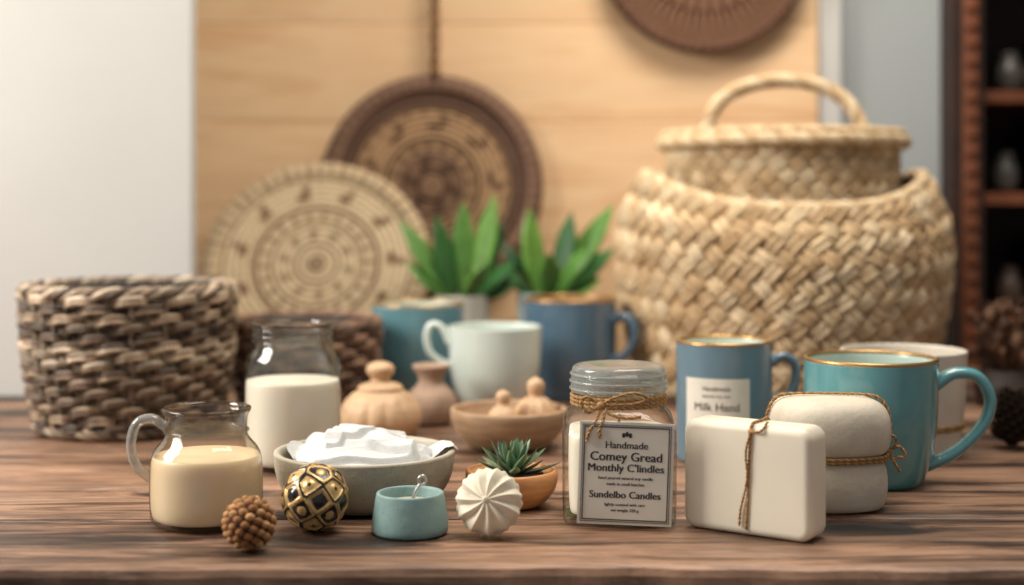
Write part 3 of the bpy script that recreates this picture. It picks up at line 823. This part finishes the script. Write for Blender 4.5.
b=B()   # acorn jar
fl=lambda a,r,z: 1+(.05*(abs(math.sin(a*7))-.5))*(1 if .004<z<.034 else 0)
b.lathe(chaikin([(0,0),(.024,0),(.0285,.003),(.0345,.013),(.0335,.025),(.026,.036),(.018,.040)],2),M_wood,168,mod=fl)
b.lathe(chaikin([(.019,.0395),(.0195,.042),(.016,.045),(.0085,.047),(.0075,.050),(.012,.054),(.0120,.060),(.006,.0635),(0,.064)],2),M_wood,56)
b.make('fluted_wooden_jar',(-.111,1.20,T))
b=B()   # clay vase
b.lathe(chaikin([(0,0),(.015,0),(.0195,.004),(.0228,.015),(.021,.027),(.0125,.035),(.0105,.039),(.0125,.045),(.0165,.050),(.0165,.053),(.0145,.053),(.009,.045),(.008,.037),(.012,.030),(.012,.012),(0,.008)],2),M_clay,64)
b.make('clay_bud_vase',(-.0725,1.272,T))

b=B()   # teal pinch bowl
b.lathe(chaikin([(0,.0005),(.019,.0005),(.0215,0),(.0232,.002),(.0230,.007),(.0212,.019),(.0203,.0236)],2),M_tealst,72)
b.lathe(chaikin([(.0203,.0236),(.0198,.0245),(.0180,.0243),(.0172,.021),(.015,.012),(0,.010)],2),M_tealst,72)
b.lathe(chaikin([(0,.0190),(.0135,.0188),(.0160,.0180)],1),M_stonein,48)
b.make('pinch_bowl',(-.0613,.856,T))
b=B()
b.tube(catmull([(0,0,.0),(.002,0,.006),(.005,0,.0115)],6),.0011,M_metal,8)
b.tube([Vector((.0062+.0022*math.cos(a),0,.0135+.0028*math.sin(a))) for a in [2*pi*i/20 for i in range(20)]],.0009,M_metal,6,True)
b.make('salt_spoon',(-.0600,.852,T+.0186))

# ---------------------------------------------------------------- decorative balls
def fib(n):
    o=[]; g=pi*(3-5**.5)
    for i in range(n):
        z=1-2*(i+.5)/n; r=math.sqrt(1-z*z); o.append(Vector((r*math.cos(g*i),r*math.sin(g*i),z)))
    return o
R=.0205; F=fib(34); nu,nv=220,120; vs=[]; kinds=[]
for j in range(nv+1):
    p=pi*j/nv
    for i in range(nu):
        a=2*pi*i/nu; d=Vector((math.sin(p)*math.cos(a),math.sin(p)*math.sin(a),math.cos(p)))
        ds=sorted((math.acos(max(-1,min(1,d.dot(f)))),ix) for ix,f in enumerate(F)) [:2]
        e=ds[1][0]-ds[0][0]; d0=ds[0][0]
        kinds.append((e,d0,ds[0][1])); k=1.0-.04*min(1,max(0,(e-.10)/.06))+(.035*max(0,1-(d0/.17)**2))
        vs.append(d*R*k)
fb=[];fg=[]
for j in range(nv):
    for i in range(nu):
        k=(i+1)%nu; f=(j*nu+i,(j+1)*nu+i,(j+1)*nu+k,j*nu+k)
        e,d0,ix=kinds[j*nu+i]
        if ix%3==1: t_=fg if e>.12 and d0>.06 else fb
        elif ix%3==0: t_=fg if (.02<e<.19) else fb
        else: t_=fg if (d0<.15 or e<.12) else fb
        t_.append(f)
bb=B()
def compact(vs,fs):
    m={};nv_=[];nf=[]
    for f in fs:
        t=[]
        for i in f:
            if i not in m: m[i]=len(nv_); nv_.append(vs[i])
            t.append(m[i])
        nf.append(tuple(t))
    return nv_,nf
for ff,mm in ((fb,M_black),(fg,M_goldb)):
    v1,f1=compact(vs,ff); bb.add(v1,f1,mm)
bb.make('black_and_gold_ball',(-.119,.859,T+.0205),.4)
b=B(); R=.0135
b.lump((0,0,0),Vector((R,0,0)),Vector((0,R,0)),Vector((0,0,R)),M_fib,hx('#4c3020'),24,16)
for f in fib(85):
    t=f.cross(Vector((.2,.3,1))).normalized(); u=f.cross(t)
    c=mul(random.choice([hx('#a8794f'),hx('#94663f'),hx('#bd8f62')]),random.uniform(.85,1.1))
    b.lump(f*R,t*.0029,u*.0023,f*.0023,M_fib,c,8,6)
b.make('rattan_ball',(-.150,.812,T+.0156))
b=B(); n=11; nu,nv=n*16,40; vs=[];fs=[]
R=.0205;Th=.0125
for j in range(nv+1):
    p=-pi/2+pi*j/nv
    for i in range(nu):
        a=2*pi*i/nu; u=(a*n/(2*pi)+.3*math.cos(p)*(1 if p>0 else -1))%1
        pl=(u/.6 if u<.6 else (1-u)/.4)
        cp=max(.0,math.cos(p)); k=.88+.12*pl
        z=Th*math.sin(p)*(1-.30*(1-pl)*min(1,cp*2))
        r=R*cp**.8*k
        vs.append(Vector((r*math.cos(a),-z,r*math.sin(a))))
for j in range(nv):
    for i in range(nu):
        k=(i+1)%nu; fs.append((j*nu+i,(j+1)*nu+i,(j+1)*nu+k,j*nu+k))
Mx=Matrix.Rotation(math.radians(-18),4,'X')@Matrix.Rotation(math.radians(-8),4,'Z')
b.add([Mx@v for v in vs],fs,M_white)
b.lump(Mx@Vector((0,-Th-.0002,0)),Vector((.0022,0,0)),Vector((0,.001,0)),Vector((0,0,.0022)),M_white)
b.make('pleated_ornament',(-.0137,.846,T+.0204))

# ---------------------------------------------------------------- plants
def rosette(b,c,n,L,w,cols,e0=10,e1=75,bend=-.15):
    g=pi*(3-5**.5)
    for i in range(n):
        t=i/(n-1); el=math.radians(e0+(e1-e0)*t); a=g*i
        d=Vector((math.cos(a)*math.cos(el),math.sin(a)*math.cos(el),math.sin(el)))
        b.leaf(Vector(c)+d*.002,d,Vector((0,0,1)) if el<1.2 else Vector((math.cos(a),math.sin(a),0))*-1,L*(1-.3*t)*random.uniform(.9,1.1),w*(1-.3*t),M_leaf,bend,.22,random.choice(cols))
b=B()
b.lathe(chaikin([(0,0),(.017,0),(.022,.002),(.0285,.010),(.0305,.018),(.0300,.0232),(.0275,.0240),(.0262,.021),(0,.0195)],2),M_woodo,72,mod=lambda a,r,z:1+.02*math.sin(3*a+.5))
b.lathe([(0,.0212),(.0266,.0208)],M_soil,40)
rosette(b,(0.001,0,.021),30,.0265,.0078,[hx('#4d6a4c'),hx('#3f5a45'),hx('#5e7a58')],5,80)
b.make('potted_succulent',(-.0005,.932,T))

def potted(name,loc,rp,hp_,mp_,leaves):
    b=B()
    b.lathe(chaikin([(0,0),(rp*.7,0),(rp*.78,.003),(rp*.95,hp_*.6),(rp,hp_-.003),(rp,hp_),(rp-.003,hp_),(rp-.004,hp_-.008),(0,hp_-.009)],2),mp_,56)
    b.lathe([(0,hp_-.007),(rp-.0035,hp_-.007)],M_soil,40)
    for k,(az,el,l,w) in enumerate(leaves):
        a=math.radians(az); e=math.radians(el)
        d=Vector((math.cos(a)*math.cos(e),math.sin(a)*math.cos(e),math.sin(e))); out=Vector((math.cos(a),math.sin(a),0))
        c=[hx('#568238'),hx('#2f5f2d'),hx('#6d9a45'),hx('#244f28')][k%4]
        face=(Vector((0,-.7,.7))-out*.3) if abs(math.sin(a))<.8 else (Vector((0,0,1)) if e<1.1 else -out)
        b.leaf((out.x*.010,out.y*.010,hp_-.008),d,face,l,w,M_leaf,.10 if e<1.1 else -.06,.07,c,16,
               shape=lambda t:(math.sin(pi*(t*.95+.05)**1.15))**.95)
    return b.make(name,loc)
potted('potted_plant',(-.055,1.585,T),.031,.094,M_pot,
 [(180,60,.112,.028),(160,76,.100,.024),(0,76,.122,.030),(20,66,.098,.026),(190,44,.070,.025),(-12,30,.066,.028),(-60,52,.062,.026),(-130,52,.066,.025),(90,84,.112,.026),(-25,46,.070,.027)])
potted('potted_plant',(.040,1.59,T),.034,.096,M_potb,
 [(8,62,.128,.032),(-8,46,.088,.030),(180,82,.104,.028),(168,60,.078,.026),(-90,62,.066,.028),(20,78,.100,.028),(-15,30,.058,.026),(-165,42,.064,.025),(-40,60,.072,.028)])
random.seed(5)
b=B()   # pine cone
b.lump((0,0,.024),Vector((.012,0,0)),Vector((0,.012,0)),Vector((0,0,.023)),M_fib,hx('#1d1712'),12,8)
for i in range(90):
    t=i/90; a=i*2.39996; z=.004+t*.040; r=.012*math.sin(pi*(t*.85+.12))+.002
    d=Vector((math.cos(a),math.sin(a),.35+.5*t)).normalized()
    b.leaf((r*.6*math.cos(a),r*.6*math.sin(a),z),d,(0,0,1),.015*(1-.35*t),.009,M_fib,-.1,.2,hx('#352a22'),5)
b.make('pine_cone',(.404,1.15,T))
b=B()   # dried flowers in a small dark pot
b.lathe(chaikin([(0,0),(.022,0),(.028,.004),(.032,.02),(.026,.032),(.024,.036),(.021,.036),(.021,.02),(0,.018)],2),mat('dark_pot',hx('#33261f'),.6),48)
for i in range(70):
    a=random.uniform(0,2*pi); sp=random.uniform(0,.045); hh=random.uniform(.05,.10)
    top=Vector((sp*math.cos(a),sp*math.sin(a),hh))
    b.tube([(0,0,.02),(top.x*.4,top.y*.4,hh*.6),top],.0007,M_fib,5,col=hx('#5a3d2a'))
    s=random.uniform(.003,.006)
    b.lump(top,Vector((s,0,0)),Vector((0,s,0)),Vector((0,0,s*1.4)),M_fib,mul(random.choice([hx('#6a4a36'),hx('#4d3527'),hx('#7c5c45')]),random.uniform(.5,.9)),6,4)
b.make('dried_flower_pot',(.480,1.38,T))

# ---------------------------------------------------------------- lights, world, camera
def area(name,loc,tgt,size,power,col):
    l=bpy.data.lights.new(name,'AREA'); l.shape='RECTANGLE'; l.size=size[0]; l.size_y=size[1]; l.energy=power; l.color=col
    o=bpy.data.objects.new(name,l); sc.collection.objects.link(o); o.location=loc
    o.rotation_euler=(Vector(tgt)-Vector(loc)).to_track_quat('-Z','Y').to_euler(); return o
area('window_light',(-1.25,.85,1.55),(0,1.15,.8),(.6,.6),29,(1,.945,.87))
area('ceiling_softbox',(.25,1.0,2.1),(.05,1.25,.75),(.8,.6),15,(1,.93,.83))
area('wall_lamp',(.25,1.35,1.75),(.08,1.76,.95),(.35,.15),3.4,(1,.90,.76))
w=bpy.data.worlds.new('World'); sc.world=w; w.use_nodes=True
bg=w.node_tree.nodes['Background']; bg.inputs['Color'].default_value=(.98,.98,1,1); bg.inputs['Strength'].default_value=.31

cam=bpy.data.cameras.new('Camera'); co=bpy.data.objects.new('Camera',cam); sc.collection.objects.link(co)
co.location=(0,0,T+.20); co.rotation_euler=(pi/2,0,0)
cam.lens=50; cam.sensor_width=36; cam.shift_y=-.0903; cam.clip_start=.02
cam.dof.use_dof=True; cam.dof.focus_distance=.90; cam.dof.aperture_fstop=3.3
sc.camera=co
